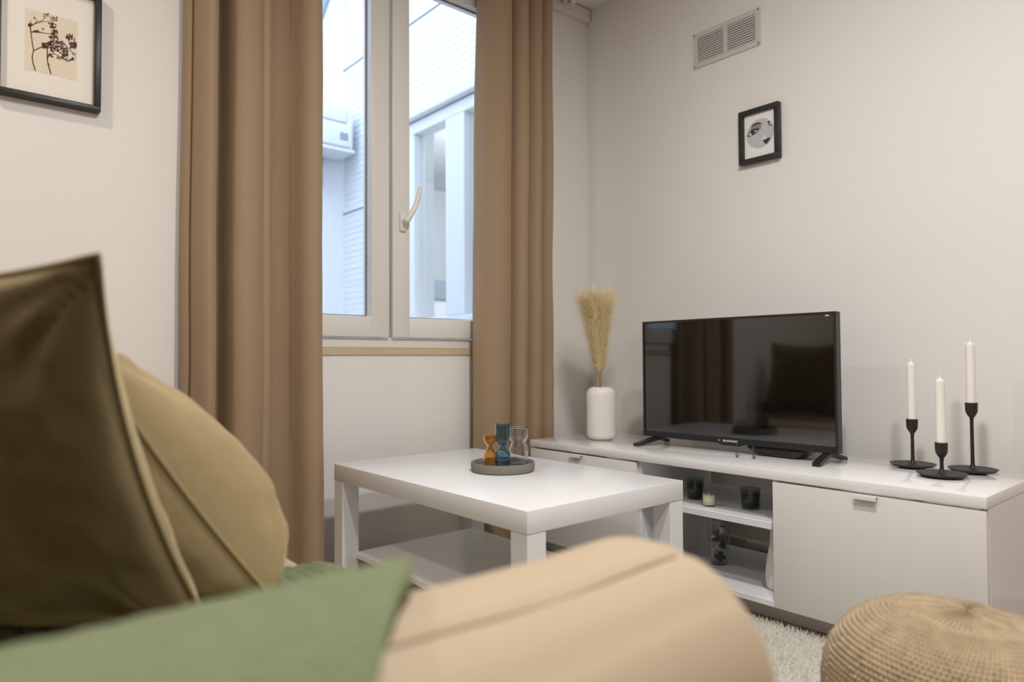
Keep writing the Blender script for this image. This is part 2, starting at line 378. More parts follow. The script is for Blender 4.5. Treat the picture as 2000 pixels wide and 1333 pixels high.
flat_poly('portrait_shade', [(-.66, .55), (-.45, .70), (-.1, .68), (.12, .52), (.08, .3), (-.2, .22), (-.5, .3), (-.78, .22)], pm[2], .0117)
flat_poly('portrait_brow', [(-.68, .56), (-.5, .74), (-.2, .80), (.1, .70), (.16, .58), (-.15, .68), (-.45, .62)], pm[1], .0120)
flat_poly('portrait_eye', [(-.97, .02), (-.8, .25), (-.55, .42), (-.25, .42), (-.02, .30), (-.2, .12), (-.5, .0), (-.8, -.05)], pm[1], .0120)
flat_poly('portrait_eye_white', [(-.86, .05), (-.66, .24), (-.42, .30), (-.16, .25), (-.4, .09), (-.66, .01)], pm[3], .0123)
flat_poly('portrait_iris', ell(-.5, .18, .16, .14), pm[1], .0126)
flat_poly('portrait_far_eye', [(.58, .72), (.72, .62), (.9, .28), (.72, .34), (.60, .42)], pm[1], .0120)
flat_poly('portrait_far_eye_white', ell(.73, .45, .07, .06), pm[3], .0123)
flat_poly('portrait_nose_shade', [(.2, -.42), (.36, -.52), (.6, -.45), (.78, -.5), (.6, -.74), (.42, -.86), (.26, -.66)], pm[1], .0120)
flat_poly('portrait_nose_light', ell(.3, -.38, .14, .13), pm[3], .0123)

vg = thing('vent_grille', (XW, 1.424, 1.882), 'white slatted ventilation grille high on the television wall', 'vent')
vy0, vy1, vz0, vz1 = 1.281, 1.567, 1.882, 2.021
b = bmesh.new(); d0, d1 = XW-.006, XW-.0005; mg = .019
for lo, hi in (((vy0, vz0), (vy1, vz0+mg)), ((vy0, vz1-mg), (vy1, vz1)), ((vy0, vz0+mg), (vy0+mg, vz1-mg)), ((vy1-mg, vz0+mg), (vy1, vz1-mg)), ((1.415, vz0+mg), (1.433, vz1-mg))):
    box((d0, lo[0], lo[1]), (d1, hi[0], hi[1]), .001, 1, b)
obj('plate', b, M['vent'], vg)
obj('backing', box((XW-.0012, vy0+.01, vz0+.01), (XW-.0004, vy1-.01, vz1-.01)), M['dark'], vg)
nsl = 11; pit = (vz1-vz0-2*mg)/nsl
slm = None
for ya, yb in ((vy0+mg, 1.415), (1.433, vy1-mg)):
    for k in range(nsl):
        z = vz0+mg+pit*k
        b = hexa([(XW-.0065, ya, z), (XW-.0025, ya, z+pit*.34), (XW-.0025, yb, z+pit*.34), (XW-.0065, yb, z), (XW-.0065, ya, z+pit*.62), (XW-.0025, ya, z+pit*.92), (XW-.0025, yb, z+pit*.92), (XW-.0065, yb, z+pit*.62)])
        obj('slat', b, M['vent'], vg)
for y in (vy0+.006, vy1-.006):
    for z in (vz0+.007, vz1-.007): obj('screw', tube([(XW-.0085, y, z), (XW-.005, y, z)], .0035, 10), M['extdark'], vg)

# ------------------------------------------------------------------ rug
RX0, RX1, RY0, RY1 = .55, 1.782, -.35, 2.0
rug = thing('rug', (1.17, .8, 0), 'cream long pile rug under the coffee table', 'rug')
def rugfn(u, v):
    x = RX0+(RX1-RX0)*u; y = RY0+(RY1-RY0)*v
    e = min(u, 1-u, v, 1-v); z = .009*min(1, e*30)+.0015*noise.noise(Vector((x*22, y*22, 0)))+.001
    return (x, y, max(z, .0008))
obj('backing', grid(60, 110, rugfn), M['rugback'], rug, smooth=True)
vsl, fcs = [], []
for _ in range(70000):
    if random.random() < .55: x = random.uniform(1.1, RX1-.006); y = random.uniform(.35, 1.25)
    else: x = random.uniform(RX0, RX1); y = random.uniform(RY0, RY1)
    a = random.random()*6.283; ln = random.uniform(.010, .019); le = random.uniform(.002, .012); w2 = .0011; l2 = random.random()*6.283
    i = len(vsl)-0; dx, dy = cos(a)*w2, sin(a)*w2
    vsl += [(x-dx-1.17, y-dy-.8, .006), (x+dx-1.17, y+dy-.8, .006), (x+cos(l2)*le-1.17, y+sin(l2)*le-.8, .004+ln)]
    fcs.append((i, i+1, i+2))
me = bpy.data.meshes.new('pile'); me.from_pydata(vsl, [], fcs); po = link_mesh('pile', me, M['pile'], rug); po['kind'] = 'stuff'

# ------------------------------------------------------------------ coffee table
TX0, TY0, TX1, TY1, TZ = .9644, 1.0824, 1.5144, 1.9824, .415
tb = thing('coffee_table', ((TX0+TX1)/2, (TY0+TY1)/2, .012), 'white rectangular coffee table with thick legs and lower shelf', 'table')
autosmooth(obj('table_top', box((TX0, TY0, TZ-.05), (TX1, TY1, TZ), .0015, 2), M['white'], tb))
for x in (TX0+.001, TX1-.056):
    for y in (TY0+.001, TY1-.056): autosmooth(obj('leg', box((x, y, .012), (x+.055, y+.055, TZ-.0508), .0012, 1), M['white'], tb))
obj('shelf', box((TX0+.045, TY0+.045, .128), (TX1-.045, TY1-.045, .143), .001, 1), M['white'], tb)
# tray and three glass vases
def at(u, v, z): return on(u, v, 2, z)
TC = (1.268, 1.527)
ty = lathe([(0, 0), (.086, 0), (.091, .003), (.092, .007), (.0925, .024), (.0915, .0265), (.0885, .0265), (.0865, .024), (.086, .010), (.083, .008), (0, .008)], (TC[0], TC[1], TZ), 64)
tag(autosmooth(obj('tray', ty, M['concrete'], base=(TC[0], TC[1], TZ)), 40), 'round grey concrete tray on the coffee table', 'tray')
def vase(name, u, v, prof, m, wall, label):
    p = at(u, v, TZ+.008); z0 = TZ+.0085
    n = len(prof); inner = []
    sp = [(q.x, q.y) for q in spline([(r, z, 0) for r, z in prof], 5)]
    inn = [(max(r-wall, .0015), z) for r, z in sp if z > .006][::-1]
    full = [(0, 0)] + sp + inn + [(0, .006)]
    o = obj(name, lathe(full, (p.x, p.y, z0), 40), m, smooth=True, base=(p.x, p.y, z0))
    return tag(o, label, 'vase', 'hourglass vases on the tray')
vase('glass_vase', 958, 917, [(.0165, 0), (.0195, .005), (.0200, .022), (.0185, .040), (.0135, .053), (.0095, .062), (.0115, .070), (.0180, .078), (.0200, .088), (.0203, .097)], M['amber'], .002, 'small amber glass vase on the grey tray')
vase('glass_vase', 982, 918, [(.0150, 0), (.0195, .004), (.0225, .020), (.0225, .038), (.0195, .052), (.0115, .061), (.0105, .068), (.0165, .075), (.0212, .082), (.0215, .105), (.0216, .130)], M['blueg'], .002, 'tall blue glass vase in the middle of the grey tray')
vase('glass_vase', 1013, 913, [(.0255, 0), (.0275, .004), (.0280, .035), (.0265, .056), (.0215, .068), (.0205, .073), (.0255, .082), (.0275, .093), (.0277, .116)], M['clear'], .0018, 'clear colourless glass vase on the grey tray')

# ------------------------------------------------------------------ television bench
BX, BX1, BY0, BY1, BZ = 1.758, 2.178, .469, 1.951, .429
bn = thing('television_bench', ((BX+BX1)/2, (BY0+BY1)/2, 0), 'long white television bench with two fronts and open shelves', 'tv bench')
autosmooth(obj('bench_top', box((BX-.001, BY0-.001, BZ-.026), (BX1, BY1+.001, BZ), .0015, 2), M['gloss'], bn))
PX = 1.83
for y in (BY0, BY1-.016): obj('side_panel', box((BX+.017, y, .0), (BX1, y+.016, BZ-.0275), .001, 1), M['white'], bn)
for y in (.966-.008, 1.439-.008): obj('partition', box((BX+.017, y, .07), (BX1-.004, y+.016, BZ-.0275), .001, 1), M['white'], bn)
obj('bottom_panel', box((BX+.004, BY0+.016, .056), (BX1, BY1-.016, .072), .001, 1), M['white'], bn)
obj('shelf', box((BX+.004, .966+.008, .265), (BX1-.02, 1.439-.008, .285), .001, 1), M['white'], bn)
obj('plinth', box((PX, BY0+.016, 0), (PX+.016, BY1-.016, .056)), M['white'], bn)
def front(y0, y1, hy):
    d = autosmooth(obj('door', box((BX, y0, .058), (BX+.016, y1, BZ-.0315), .0012, 2), M['doorp'], bn))
    hb = bmesh.new(); z = BZ-.034
    box((BX-.012, hy-.027, z), (BX+.001, hy+.027, z+.0022), .0006, 1, hb); box((BX-.0135, hy-.027, z-.0085), (BX-.0115, hy+.027, z+.0022), .0006, 1, hb)
    obj('handle', hb, M['white'], d)
front(BY0+.001, .966, .720); front(1.441, BY1-.001, 1.705)

# television
tl = Vector((1.976, 1.582)); tr = Vector((1.990, .890)); tdir = (tr-tl); TVW = tdir.length; tdir.normalize()
tc = (tl+tr)/2; rz = atan2(tdir.y, tdir.x)          # local +x runs along the set (viewer's left to right), local -y faces... see below
tv = thing('television', (tc.x, tc.y, BZ), 'black flat television on the white bench', 'television', rz=rz)
# local frame: x along width (left->right seen from the sofa), y: +90deg from x. front faces local -y
b = bmesh.new(); h0, h1 = .0285, .441; hw = TVW/2
def L(o): BASE[o] = Vector((0, 0, 0)); return o
BASE[tv] = Vector((0, 0, 0))
bz_ = .0075
for lo, hi in (((-hw, 0, h1-bz_), (hw, .03, h1)), ((-hw, 0, h0+.0195), (-hw+bz_, .03, h1-bz_)), ((hw-bz_, 0, h0+.0195), (hw, .03, h1-bz_))): box(lo, hi, .001, 1, b)
box((-hw, -.001, h0), (hw, .03, h0+.0195), .0015, 1, b)
obj('bezel', b, M['black'], tv, local=True)
scr = obj('screen', box((-hw+bz_-.001, .004, h0+.018), (hw-bz_+.001, .008, h1-bz_+.001)), M['screen'], tv, local=True)
b = hexa([(-hw+.01, .029, h0+.004), (hw-.01, .029, h0+.004), (hw-.12, .075, h0+.03), (-hw+.12, .075, h0+.03), (-hw+.01, .029, h1-.004), (hw-.01, .029, h1-.004), (hw-.16, .06, h1-.13), (-hw+.16, .06, h1-.13)])
obj('back_cover', b, M['black'], tv, local=True)
b = prism([(-.055, h0+.001), (.055, h0+.001), (.03, h0-.006), (-.03, h0-.006)], 1, .004, .018)
obj('sensor_lip', b, M['black'], tv, local=True)
for sx, off in ((-1, .055), (1, .037)):
    x = sx*(hw-off); bb = bmesh.new(); w2 = .0115
    for s_, ex in ((-1, .105), (1, .078)):
        y1 = .018+s_*ex; xo = -.02 if sx < 0 else .012
        p = [(x-w2, .018+s_*.002, h0-.010), (x+w2, .018+s_*.002, h0-.010), (x+w2+xo, y1, .0006), (x-w2+xo, y1, .0006)]
        q = [(x-w2, .018-s_*.004, h0+.004), (x+w2, .018-s_*.004, h0+.004), (x+w2+xo, y1, .0105), (x-w2+xo, y1, .0105)]
        hexa(p+q, bb)
    f_ = obj('foot', bb, M['black'], tv, local=True)
fc = bpy.data.curves.new('logo', 'FONT'); fc.body = 'BLAUPUNKT'; fc.size = .0092; fc.align_x = 'CENTER'; fc.space_character = 1.05; fc.offset = .0002
fo = bpy.data.objects.new('tmp_text', fc); COL.objects.link(fo); bpy.context.view_layer.update()
lm = bpy.data.meshes.new_from_object(fo.evaluated_get(bpy.context.evaluated_depsgraph_get())); bpy.data.objects.remove(fo)
lm.transform(Matrix.Rotation(pi/2, 4, 'X')); lm.materials.clear()
lg = link_mesh('logo', lm, M['sticker'], tv); lg.location = (.004, -.0013, h0+.0062); lg['label'] = 'white maker lettering on lower bezel'
b = lathe([(0, 0), (.0032, 0), (.0032, .0003), (0, .0003)], (0, 0, 0), 16); b.transform(Matrix.Rotation(pi/2, 4, 'X')); bmesh.ops.translate(b, verts=b.verts, vec=(-.0365, -.0012, h0+.0095))
obj('logo_dot', b, M['bluedot'], tv, local=True)
obj('sticker', box((hw-.032, .0032, h1-.0125), (hw-.021, .0039, h1-.0085)), M['sticker'], tv, local=True)
# set-top box and cables
sb_ = at(1546, 896, BZ)
stb = thing('media_box', (2.04, 1.085, BZ), 'flat black media box lying under the television', 'media box')
b = hexa([(1.992, 1.02, BZ+.0005), (1.992, 1.145, BZ+.0005), (2.085, 1.145, BZ+.0005), (2.085, 1.02, BZ+.0005), (1.982, .985, BZ+.0265), (1.982, 1.18, BZ+.0265), (2.095, 1.18, BZ+.0265), (2.095, .985, BZ+.0265)])
bmesh.ops.bevel(b, geom=list(b.edges), offset=.004, segments=2, affect='EDGES'); autosmooth(obj('case', b, M['black'], stb))
for k in range(4):
    zz = BZ+.006+k*.0045; xx = 1.992-(zz-BZ)*.38-.0004
    obj('rib', box((xx-.0006, 1.03, zz), (xx+.002, 1.14, zz+.0018)), M['screen'], stb)
for (u0, v0, u1, v1), lab in (((1443, 868, 1439, 893), 'thin grey cable hanging below the logo'), ((1475, 872, 1472, 896), 'thin grey cable hanging beside the media box')):
    a = on(u0, v0, 0, 2.03); e = at(u1, v1, BZ+.003); a.z = BZ+.045
    tag(obj('cable', tube(spline([a, (a+e)/2+Vector((-.002, .004, 0)), e, e+Vector((.03, .0145, -.001)), e+Vector((.06, .029, -.001))], 5), .0015, 8), M['cable'], smooth=True, base=e), lab, 'cable', 'cables behind the television')

# fluted vase and pampas grass
vx, vyy = 1.972, 1.783
def flute(a, r, z): return r + (.0013*abs(sin(a*17)) if .012 < z < .186 and r > .05 else 0)
vp = [(0, 0), (.040, 0), (.046, .003), (.0515, .010), (.0535, .018), (.0535, .17), (.0520, .182), (.046, .192), (.036, .197), (.033, .199), (.030, .199), (.030, .19), (.046, .17), (.046, .02), (0, .015)]
vo = obj('fluted_vase', lathe(vp, (vx, vyy, BZ), 204, fn=flute), M['ceramic'], smooth=True, base=(vx, vyy, BZ))
tag(autosmooth(vo, 50), 'white fluted ceramic vase on the bench', 'vase')
rnd = random.Random(3)
right = Vector((Rv.x, Rv.y, 0)).normalized()
PLUMES = ((-.008, -.018, .545, 'tallest feathery cream pampas plume, just left of the vase centre'), (.000, .012, .515, 'short feathery cream pampas plume, just right of the vase centre'), (-.014, -.048, .530, 'leftmost feathery cream pampas plume in the fluted vase'), (.004, .028, .535, 'rightmost feathery cream pampas plume in the fluted vase'), (-.002, -.008, .505, 'middle feathery cream pampas plume in the fluted vase'))
for k, (ox, lean, top, lab) in enumerate(PLUMES):
    base = Vector((vx, vyy, BZ+.02))
    pg = thing('pampas_stem', base, lab, 'dried grass', 'pampas grass in the fluted vase')
    p0 = base; dep = Vector((-right.y, right.x, 0))*((k-2)*.009)
    pts = spline([p0, Vector((vx, vyy, BZ+.20))+right*ox*.8+dep*.5, Vector((vx, vyy, BZ+.27))+right*ox+dep, Vector((vx, vyy, BZ+.40))+right*(ox+lean*.45)+dep*1.2, Vector((vx, vyy, BZ+top))+right*(ox+lean)+dep*1.3], 8)
    obj('stalk', tube(pts, [.0022-.0012*i/len(pts) for i in range(len(pts))], 6), M['stem'], pg, smooth=True)
    V, Fc = [], []
    i0 = int(len(pts)*.44)
    for _ in range(3800):
        s = rnd.random(); f = i0+s*(len(pts)-1-i0); i = int(f); p = pts[i].lerp(pts[min(i+1, len(pts)-1)], f-i)
        ax = (pts[min(i+1, len(pts)-1)]-pts[max(i-1, 0)]).normalized()
        a = rnd.random()*2*pi; o1 = ax.orthogonal().normalized(); o2 = ax.cross(o1); out = o1*cos(a)+o2*sin(a)
        ln = (.05+.035*s)*rnd.uniform(.6, 1.1); sp = rnd.uniform(.1, 1.6)*(.45+.5*s)
        q = [p+ax*ln*t*(1-.35*t*sp)+out*ln*sp*(t**.9)+Vector((0, 0, -.012*t*t*sp)) for t in (0, .35, .7, 1)]
        wv = out.cross(ax).normalized()*.0006; n0 = len(V)
        for j, pt in enumerate(q):
            ww = wv*(1-.8*j/3); V += [tuple(pt-ww-base), tuple(pt+ww-base)]
        for j in range(3): Fc.append((n0+2*j, n0+2*j+1, n0+2*j+3, n0+2*j+2))
    me = bpy.data.meshes.new('plume'); me.from_pydata(V, [], Fc); pu = link_mesh('plume', me, M['pampas'], pg); pu['kind'] = 'stuff'

# candlesticks and candles
def candlestick(x, y, ztop, ctop, lab, clab):
    h = ztop-BZ
    pr_ = [(0, 0), (.030, 0), (.050, .004), (.0565, .0095), (.0572, .0112), (.055, .0112), (.030, .0085), (.012, .0095), (.0065, .014), (.0046, .024), (.0042, h-.052), (.0050, h-.040), (.0105, h-.032), (.0138, h-.024), (.0146, h-.012), (.0146, h), (.0122, h), (.0118, h-.018), (0, h-.018)]
    tag(autosmooth(obj('candlestick', lathe(pr_, (x, y, BZ), 48), M['metalb'], base=(x, y, BZ)), 50), lab, 'candlestick', 'black candlesticks on the bench')
    c = thing('taper_candle', (x, y, ztop-.017), clab, 'candle', 'white candles in the candlesticks'); c0 = ztop-.0175; H = ctop-c0-.008
    obj('wax', lathe([(0, 0), (.0112, 0), (.0112, H-.010), (.0105, H-.006), (.0050, H-.003), (.0034, H), (0, H)], (x, y, c0), 28), M['candle'], c)
    obj('wick', tube([(x, y, c0+H-.002), (x+.0004, y, c0+H+.008)], [.0026, .0018], 8), M['candle'], c)
candlestick(2.094, .731, .563, .731, 'black metal candlestick of middle height beside the television', 'white candle in the candlestick nearest the television')
candlestick(1.975, .622, .517, .690, 'shortest black metal candlestick, at the front of the three', 'white candle in the shortest candlestick at the front')
candlestick(2.112, .592, .614, .784, 'tallest black metal candlestick near the end of the bench', 'white candle in the tallest candlestick')

# things on the open shelves
def jar(u, v, z, r, h, fill, gm, wm, lab):
    p = at(u, v, z+.0008); t = thing('candle_jar', (p.x, p.y, z+.0008), lab, 'jar candle', 'jar candles on the bench shelf'); c = (p.x, p.y, z+.0008)
    obj('jar', lathe([(0, 0), (r*.88, 0), (r*.93, .003), (r*.97, h*.5), (r, h-.004), (r*1.03, h), (r*.98, h), (r*.95, h-.005), (r*.90, h*.5), (r*.86, .005), (0, .005)], c, 36), gm, t, smooth=True)
    obj('wax', lathe([(0, .0055), (r*.85, .0055), (r*.89, h*fill), (0, h*fill-.002)], c, 32), wm, t, smooth=True)
    obj('wick', tube([(p.x, p.y, c[2]+h*fill-.003), (p.x, p.y, c[2]+h*fill+.008)], .0009, 6), M['waxcream'], t)
jar(1358, 974, .285, .0275, .064, .74, M['greyg'], M['waxdark'], 'dark green candle in a glass jar behind the small cream candle')
jar(1385, 989, .285, .0205, .043, .78, M['thin'], M['waxcream'], 'small cream candle in a clear jar on the bench shelf')
jar(1466, 993, .285, .0290, .060, .72, M['greyg'], M['waxdark'], 'dark candle in a glass jar standing alone on the bench shelf')
gx, gy, gz = 1.955, 1.262, .0725
gv = thing('glass_flower_vase', (gx, gy, gz), 'clear flared glass vase of dried flowers on the lower shelf', 'vase')
obj('glass', lathe([(0, 0), (.026, 0), (.029, .004), (.040, .145), (.0425, .15), (.0405, .1505), (.038, .145), (.0268, .008), (0, .006)], (gx, gy, gz), 40), M['thin'], gv, smooth=True)
rr = random.Random(11)
for k in range(26):
    z = gz+.012+.1*rr.random(); a = rr.random()*6.28; d = .021*sqrt(rr.random()); c = (gx+d*cos(a), gy+d*sin(a), z); r = rr.uniform(.006, .010)
    bb = bmesh.new(); bmesh.ops.create_icosphere(bb, subdivisions=2, radius=r)
    for v in bb.verts: v.co = Vector(c)+v.co*(1+.5*noise.noise(v.co*160+Vector((k, 0, 0))))
    obj('dried_flower' if k % 5 < 2 else 'dried_leaf', bb, M['petal'] if k % 5 < 2 else M['leafd'], gv, smooth=True)
wp = at(1507, 1153, .0725)
wv_ = obj('bottle_vase', lathe([(0, 0), (.028, 0), (.033, .006), (.0355, .03), (.034, .06), (.028, .10), (.022, .135), (.0205, .16), (.022, .172), (.019, .172), (.0175, .16), (.020, .12), (.026, .06), (0, .01)], (1.868, .996+.016, .0725), 40), M['ceramic'], smooth=True, base=(1.868, 1.012, .0725))
tag(wv_, 'white bottle shaped vase on the lower shelf by the bench door', 'vase')
k0, k1 = on(1371, 1041, 0, 2.215), on(1383, 1062, 0, 2.215)
ex = thing('power_adapter', (XW, (k0.y+k1.y)/2, k1.z), 'black power adapter on the wall behind the bench shelves', 'adapter')
autosmooth(obj('body', box((2.215, k1.y, k1.z), (XW-.008, k0.y, k0.z), .003, 2), M['black'], ex)); autosmooth(obj('socket_plate', box((XW-.009, k1.y-.028, k1.z-.024), (XW, k0.y+.028, k0.z+.024), .003, 2), M['socket'], ex))
s2 = on(1490, 1072, 0, XW-.03); pw = thing('power_plug', tuple(s2), 'white plug adapter low behind the bench shelves', 'plug')
autosmooth(obj('body', box((XW-.055, s2.y-.03, s2.z-.028), (XW-.014, s2.y+.055, s2.z+.024), .006, 3), M['socket'], pw))
obj('cord', tube(spline([(XW-.055, s2.y-.01, s2.z), (XW-.085, s2.y-.02, s2.z-.01), (XW-.075, s2.y-.06, s2.z+.03), (XW-.04, s2.y-.09, s2.z+.16), (XW-.04, s2.y-.09, .40)], 6), .0035, 8), M['cable'], pw, smooth=True)

# ------------------------------------------------------------------ jute poufs
def pouf_mesh(R, H):
    rows, sub, na = 62, 4, 560; nr = rows*sub
    t = [-pi/2+pi*k/2000 for k in range(2001)]; n = 2.35
    prof = [(R*abs(cos(a))**(2/n), H/2+H/2*(1 if sin(a) > 0 else -1)*abs(sin(a))**(2/n)) for a in t][::-1]
    Ls = [0]
    for a, c in zip(prof, prof[1:]): Ls.append(Ls[-1]+sqrt((a[0]-c[0])**2+(a[1]-c[1])**2))
    tot = Ls[-1]*.93; out = []; j = 0
    for k in range(nr+1):
        s = tot*k/nr
        while Ls[j+1] < s: j += 1
        f = (s-Ls[j])/max(1e-9, Ls[j+1]-Ls[j]); r = prof[j][0]+(prof[j+1][0]-prof[j][0])*f; z = prof[j][1]+(prof[j+1][1]-prof[j][1])*f
        d = Vector((prof[j+1][0]-prof[j][0], prof[j+1][1]-prof[j][1])); d.normalize(); out.append((r, z, -d.y, d.x, s))
    V = []; Fc = []
    for k, (r, z, nx, nz, s) in enumerate(out):
        row = k//sub; ph = (k % sub)/sub
        for i in range(na):
            a = 2*pi*i/na; spir = a/(2*pi)
            rowf = (k/sub+spir) % 1.0; rid = int(k/sub+spir)
            ribs = .0050*(abs(sin(a*36)))-.003
            band = abs(sin(pi*rowf))
            st = sin(a*140+rid*2.1+(rowf-.5)*2.4)
            seam = max(0, 1-abs(((a*9/pi+.13*sin(rid*1.7)) % 1)-.5)*9)
            knit = .0046*band+.0050*st*band+.0026*seam*band-.003
            w_ = min(1, max(0, (s-.085)/.02)); d = ribs*(1-w_)*min(1, s/.02)+knit*w_
            d += .004*noise.noise(Vector((cos(a)*2.1, sin(a)*2.1, z*6)))
            q = r+nx*d; V.append((q*cos(a), q*sin(a), max(.0002, z+nz*d)))
    for k in range(nr):
        for i in range(na): Fc.append((k*na+i, k*na+(i+1) % na, (k+1)*na+(i+1) % na, (k+1)*na+i))
    Fc.append(tuple(range(na))[::-1]); Fc.append(tuple(nr*na+i for i in range(na)))
    me = bpy.data.meshes.new('jute_pouf'); me.from_pydata(V, [], Fc)
    for p in me.polygons: p.use_smooth = True
    return me
pmesh = pouf_mesh(.210, .303)
p1 = link_mesh('jute_pouf', pmesh, M['jute']); p1.location = (1.304, .398, .012); p1.rotation_euler = (.05, .05, 0)
tag(p1, 'round knitted jute pouf on the rug in front of the bench', 'pouf', 'jute poufs')
p2 = link_mesh('jute_pouf', pmesh, None); p2.location = (.80, .32, .012); p2.rotation_euler = (0, 0, 1.3)
tag(p2, 'second jute pouf mostly hidden behind the sofa arm', 'pouf', 'jute poufs')

# ------------------------------------------------------------------ sofa, throw, cushion
sf = thing('sofa', (.1, 1.0, 0), 'cream fabric sofa with rounded arm in the foreground', 'sofa')
AR, AYC, AZ, AY0, AY1 = .11, .395, .458, .275, .515           # arm: rounded top of radius AR
def arm_profile(inset=0):
    r = AR-inset; pts = [(AY0+inset, .09), (AY0+inset, .3)]
    for k in range(0, 45): a = pi-(pi/2)*k/44; pts.append((AY0+AR+r*cos(a), AZ+r*sin(a)))
    for k in range(0, 33): a = pi/2-(pi/2)*k/32; pts.append((AY1-AR+r*cos(a), AZ+r*sin(a)))
    pts += [(AY1-inset, .3), (AY1-inset, .09)]
    return pts
b = bmesh.new(); rings = []; ER = .048; AXE = .54
xs = [(-.46, 0), (-.2, 0), (0, 0), (.1, 0), (.2, 0), (.3, 0), (.4, 0)] + [(AXE-ER+ER*sin(q), ER*(1-cos(q))) for q in [pi/2*k/10 for k in range(11)]]
for x, ins in xs:
    ring = []
    for (y, z) in arm_profile(ins):
        d = .006*noise.noise(Vector((x*6, y*7, z*6)))-(.006*math.exp(-((y-.362)/.005)**2)+.003*math.exp(-((y-.315)/.008)**2) if z > .4 else 0)
        ring.append(b.verts.new((x, y+d*.5, z+(d if z > .3 else 0))))
    rings.append(ring)
for a, c in zip(rings, rings[1:]):
    for k in range(len(a)-1): b.faces.new((a[k], a[k+1], c[k+1], c[k]))
    b.faces.new((a[-1], a[0], c[0], c[-1]))
b.faces.new(rings[0]); b.faces.new(rings[-1][::-1])
arm = obj('armrest', b, M['sofa'], sf, smooth=True)
for (sy, sz) in ((.362, .5625),):
    obj('seam', tube([(x, sy+.006*noise.noise(Vector((x*6, sy*7, sz*6)))*.5, sz+.006*noise.noise(Vector((x*6, sy*7, sz*6)))-.0008) for x in [-.45+.945*k/40 for k in range(41)]], .0022, 6), M['sofa'], arm, smooth=True)
autosmooth(obj('base', box((-.44, AY1, .09), (.475, 2.06, .25), .02, 3), M['sofa'], sf))
autosmooth(obj('seat_cushion', box((-.20, AY1+.002, .245), (.508, 2.06, .385), .03, 5), M['sofa'], sf), 60)
bk = box((-.20, AY1+.004, .0), (-.02, 2.06, .40), .05, 5)
bk.transform(Matrix.Translation((-.05, 0, .36)) @ Matrix.Rotation(radians(-16), 4, 'Y'))
autosmooth(obj('back_cushion', bk, M['sofa'], sf), 60)
autosmooth(obj('backrest', box((-.52, AY0+.02, .09), (-.36, 2.06, .72), .05, 5), M['sofa'], sf), 60)
for x in (-.44, .42):
    for y in (.34, 1.98): obj('foot', lathe([(0, 0), (.016, 0), (.022, .0905), (0, .0905)], (x, y, 0), 16), M['stem'], sf)
# throw: runs over the arm (outside -> top -> seat) and across the seat to the front edge
def throw_path(off):
    P = [Vector((AY0-off, .20)), Vector((AY0-off, .32)), Vector((AY0-off, .42))]
    r = AR+off
    for k in range(0, 9): a = pi-(pi/2)*k/8; P.append(Vector((AY0+AR+r*cos(a), AZ+r*sin(a))))
    for k in range(0, 7): a = pi/2-(pi/2)*k/7; P.append(Vector((AY1-AR+r*cos(a), AZ+r*sin(a))))
    P += [Vector((AY1+off, .44)), Vector((AY1+off+.01, .41)), Vector((AY1+.035, .389+off)), Vector((.62, .387+off)), Vector((.78, .387+off)), Vector((.92, .387+off)), Vector((1.02, .388+off)), Vector((1.075, .386+off*.6))]
    return P
TP = throw_path(.016); NT = len(TP)
def throw_fn(u, v):
    f = u*(NT-1); i = min(int(f), NT-2); q = TP[i].lerp(TP[i+1], f-i); y, z = q
    sflat = max(0, min(1, (y-.56)/.3))
    xr = .11+.155*min(1, max(0, (y-.24)/.18))+.25*sflat
    x = -.30+(xr+.30)*v
    z += .004*noise.noise(Vector((x*9, y*9, 2)))+(.0022*sin(x*260+2*noise.noise(Vector((x*4, y*4, 0)))) if sflat > .02 else .0004*sin(x*200))
    if x > .49: z -= (x-.49)**2*30
    return (x, y, z)
tho = obj('throw_blanket', grid(120, 170, throw_fn), M['throw'], None, smooth=True, base=(0, .4, .58))
sm = tho.modifiers.new('thick', 'SOLIDIFY'); sm.thickness = .02; sm.offset = 0
tag(tho, 'sage green throw draped over the sofa arm', 'blanket')
# cushions
def cushion(cc, ang, lean, CW, CT, m, fat, label):
    ang, lean = radians(ang), radians(lean); nh = Vector((cos(ang), sin(ang), 0)); cw = Vector((-sin(ang), cos(ang), 0))
    ce = -nh*sin(lean)+Vector((0, 0, cos(lean))); cn = nh*cos(lean)+Vector((0, 0, sin(lean)))
    def cush(side):
        def fn(u, v):
            p, q = u*2-1, v*2-1
            ex_ = p*(1-.12*(1-q*q)*abs(p)**2); ey_ = q*(1-.12*(1-p*p)*abs(q)**2)
            th = max(0, (1-p*p))**.45*max(0, (1-q*q))**(.45 if q > 0 or side < 0 else .45-fat*.2)
            edge = min(1-abs(p), 1-abs(q)); corner = abs(p*q)
            wr = .012*noise.noise(Vector((p*5+side*3, q*5, 4)))*(corner**1.2+.25)*min(1, edge*9)
            wr += .010*sin(atan2(1-abs(q), 1-abs(p)+.02)*14+side)*min(1, edge*6)*max(0, corner-.2)
            return cc+cw*(ex_*CW/2)+ce*(ey_*CW/2)+cn*(side*(CT/2*th*(1-fat*.5*q if side > 0 else .9))+side*wr)
        return fn
    b = grid(64, 64, cush(1)); grid(64, 64, cush(-1), b); bmesh.ops.remove_doubles(b, verts=b.verts, dist=.0004)
    cu = thing('cushion', (cc.x+.1, cc.y, .386), label, 'cushion', 'velvet cushions on the sofa')
    obj('cover', b, m, cu, smooth=True)
    edge = []
    for p, q in [(-1+2*k/40, -1) for k in range(40)]+[(1, -1+2*k/40) for k in range(40)]+[(1-2*k/40, 1) for k in range(40)]+[(-1, 1-2*k/40) for k in range(41)]:
        edge.append(cush(1)((p+1)/2, (q+1)/2))
    obj('piping', tube(edge, .0035, 8, cap=False), m, cu, smooth=True)
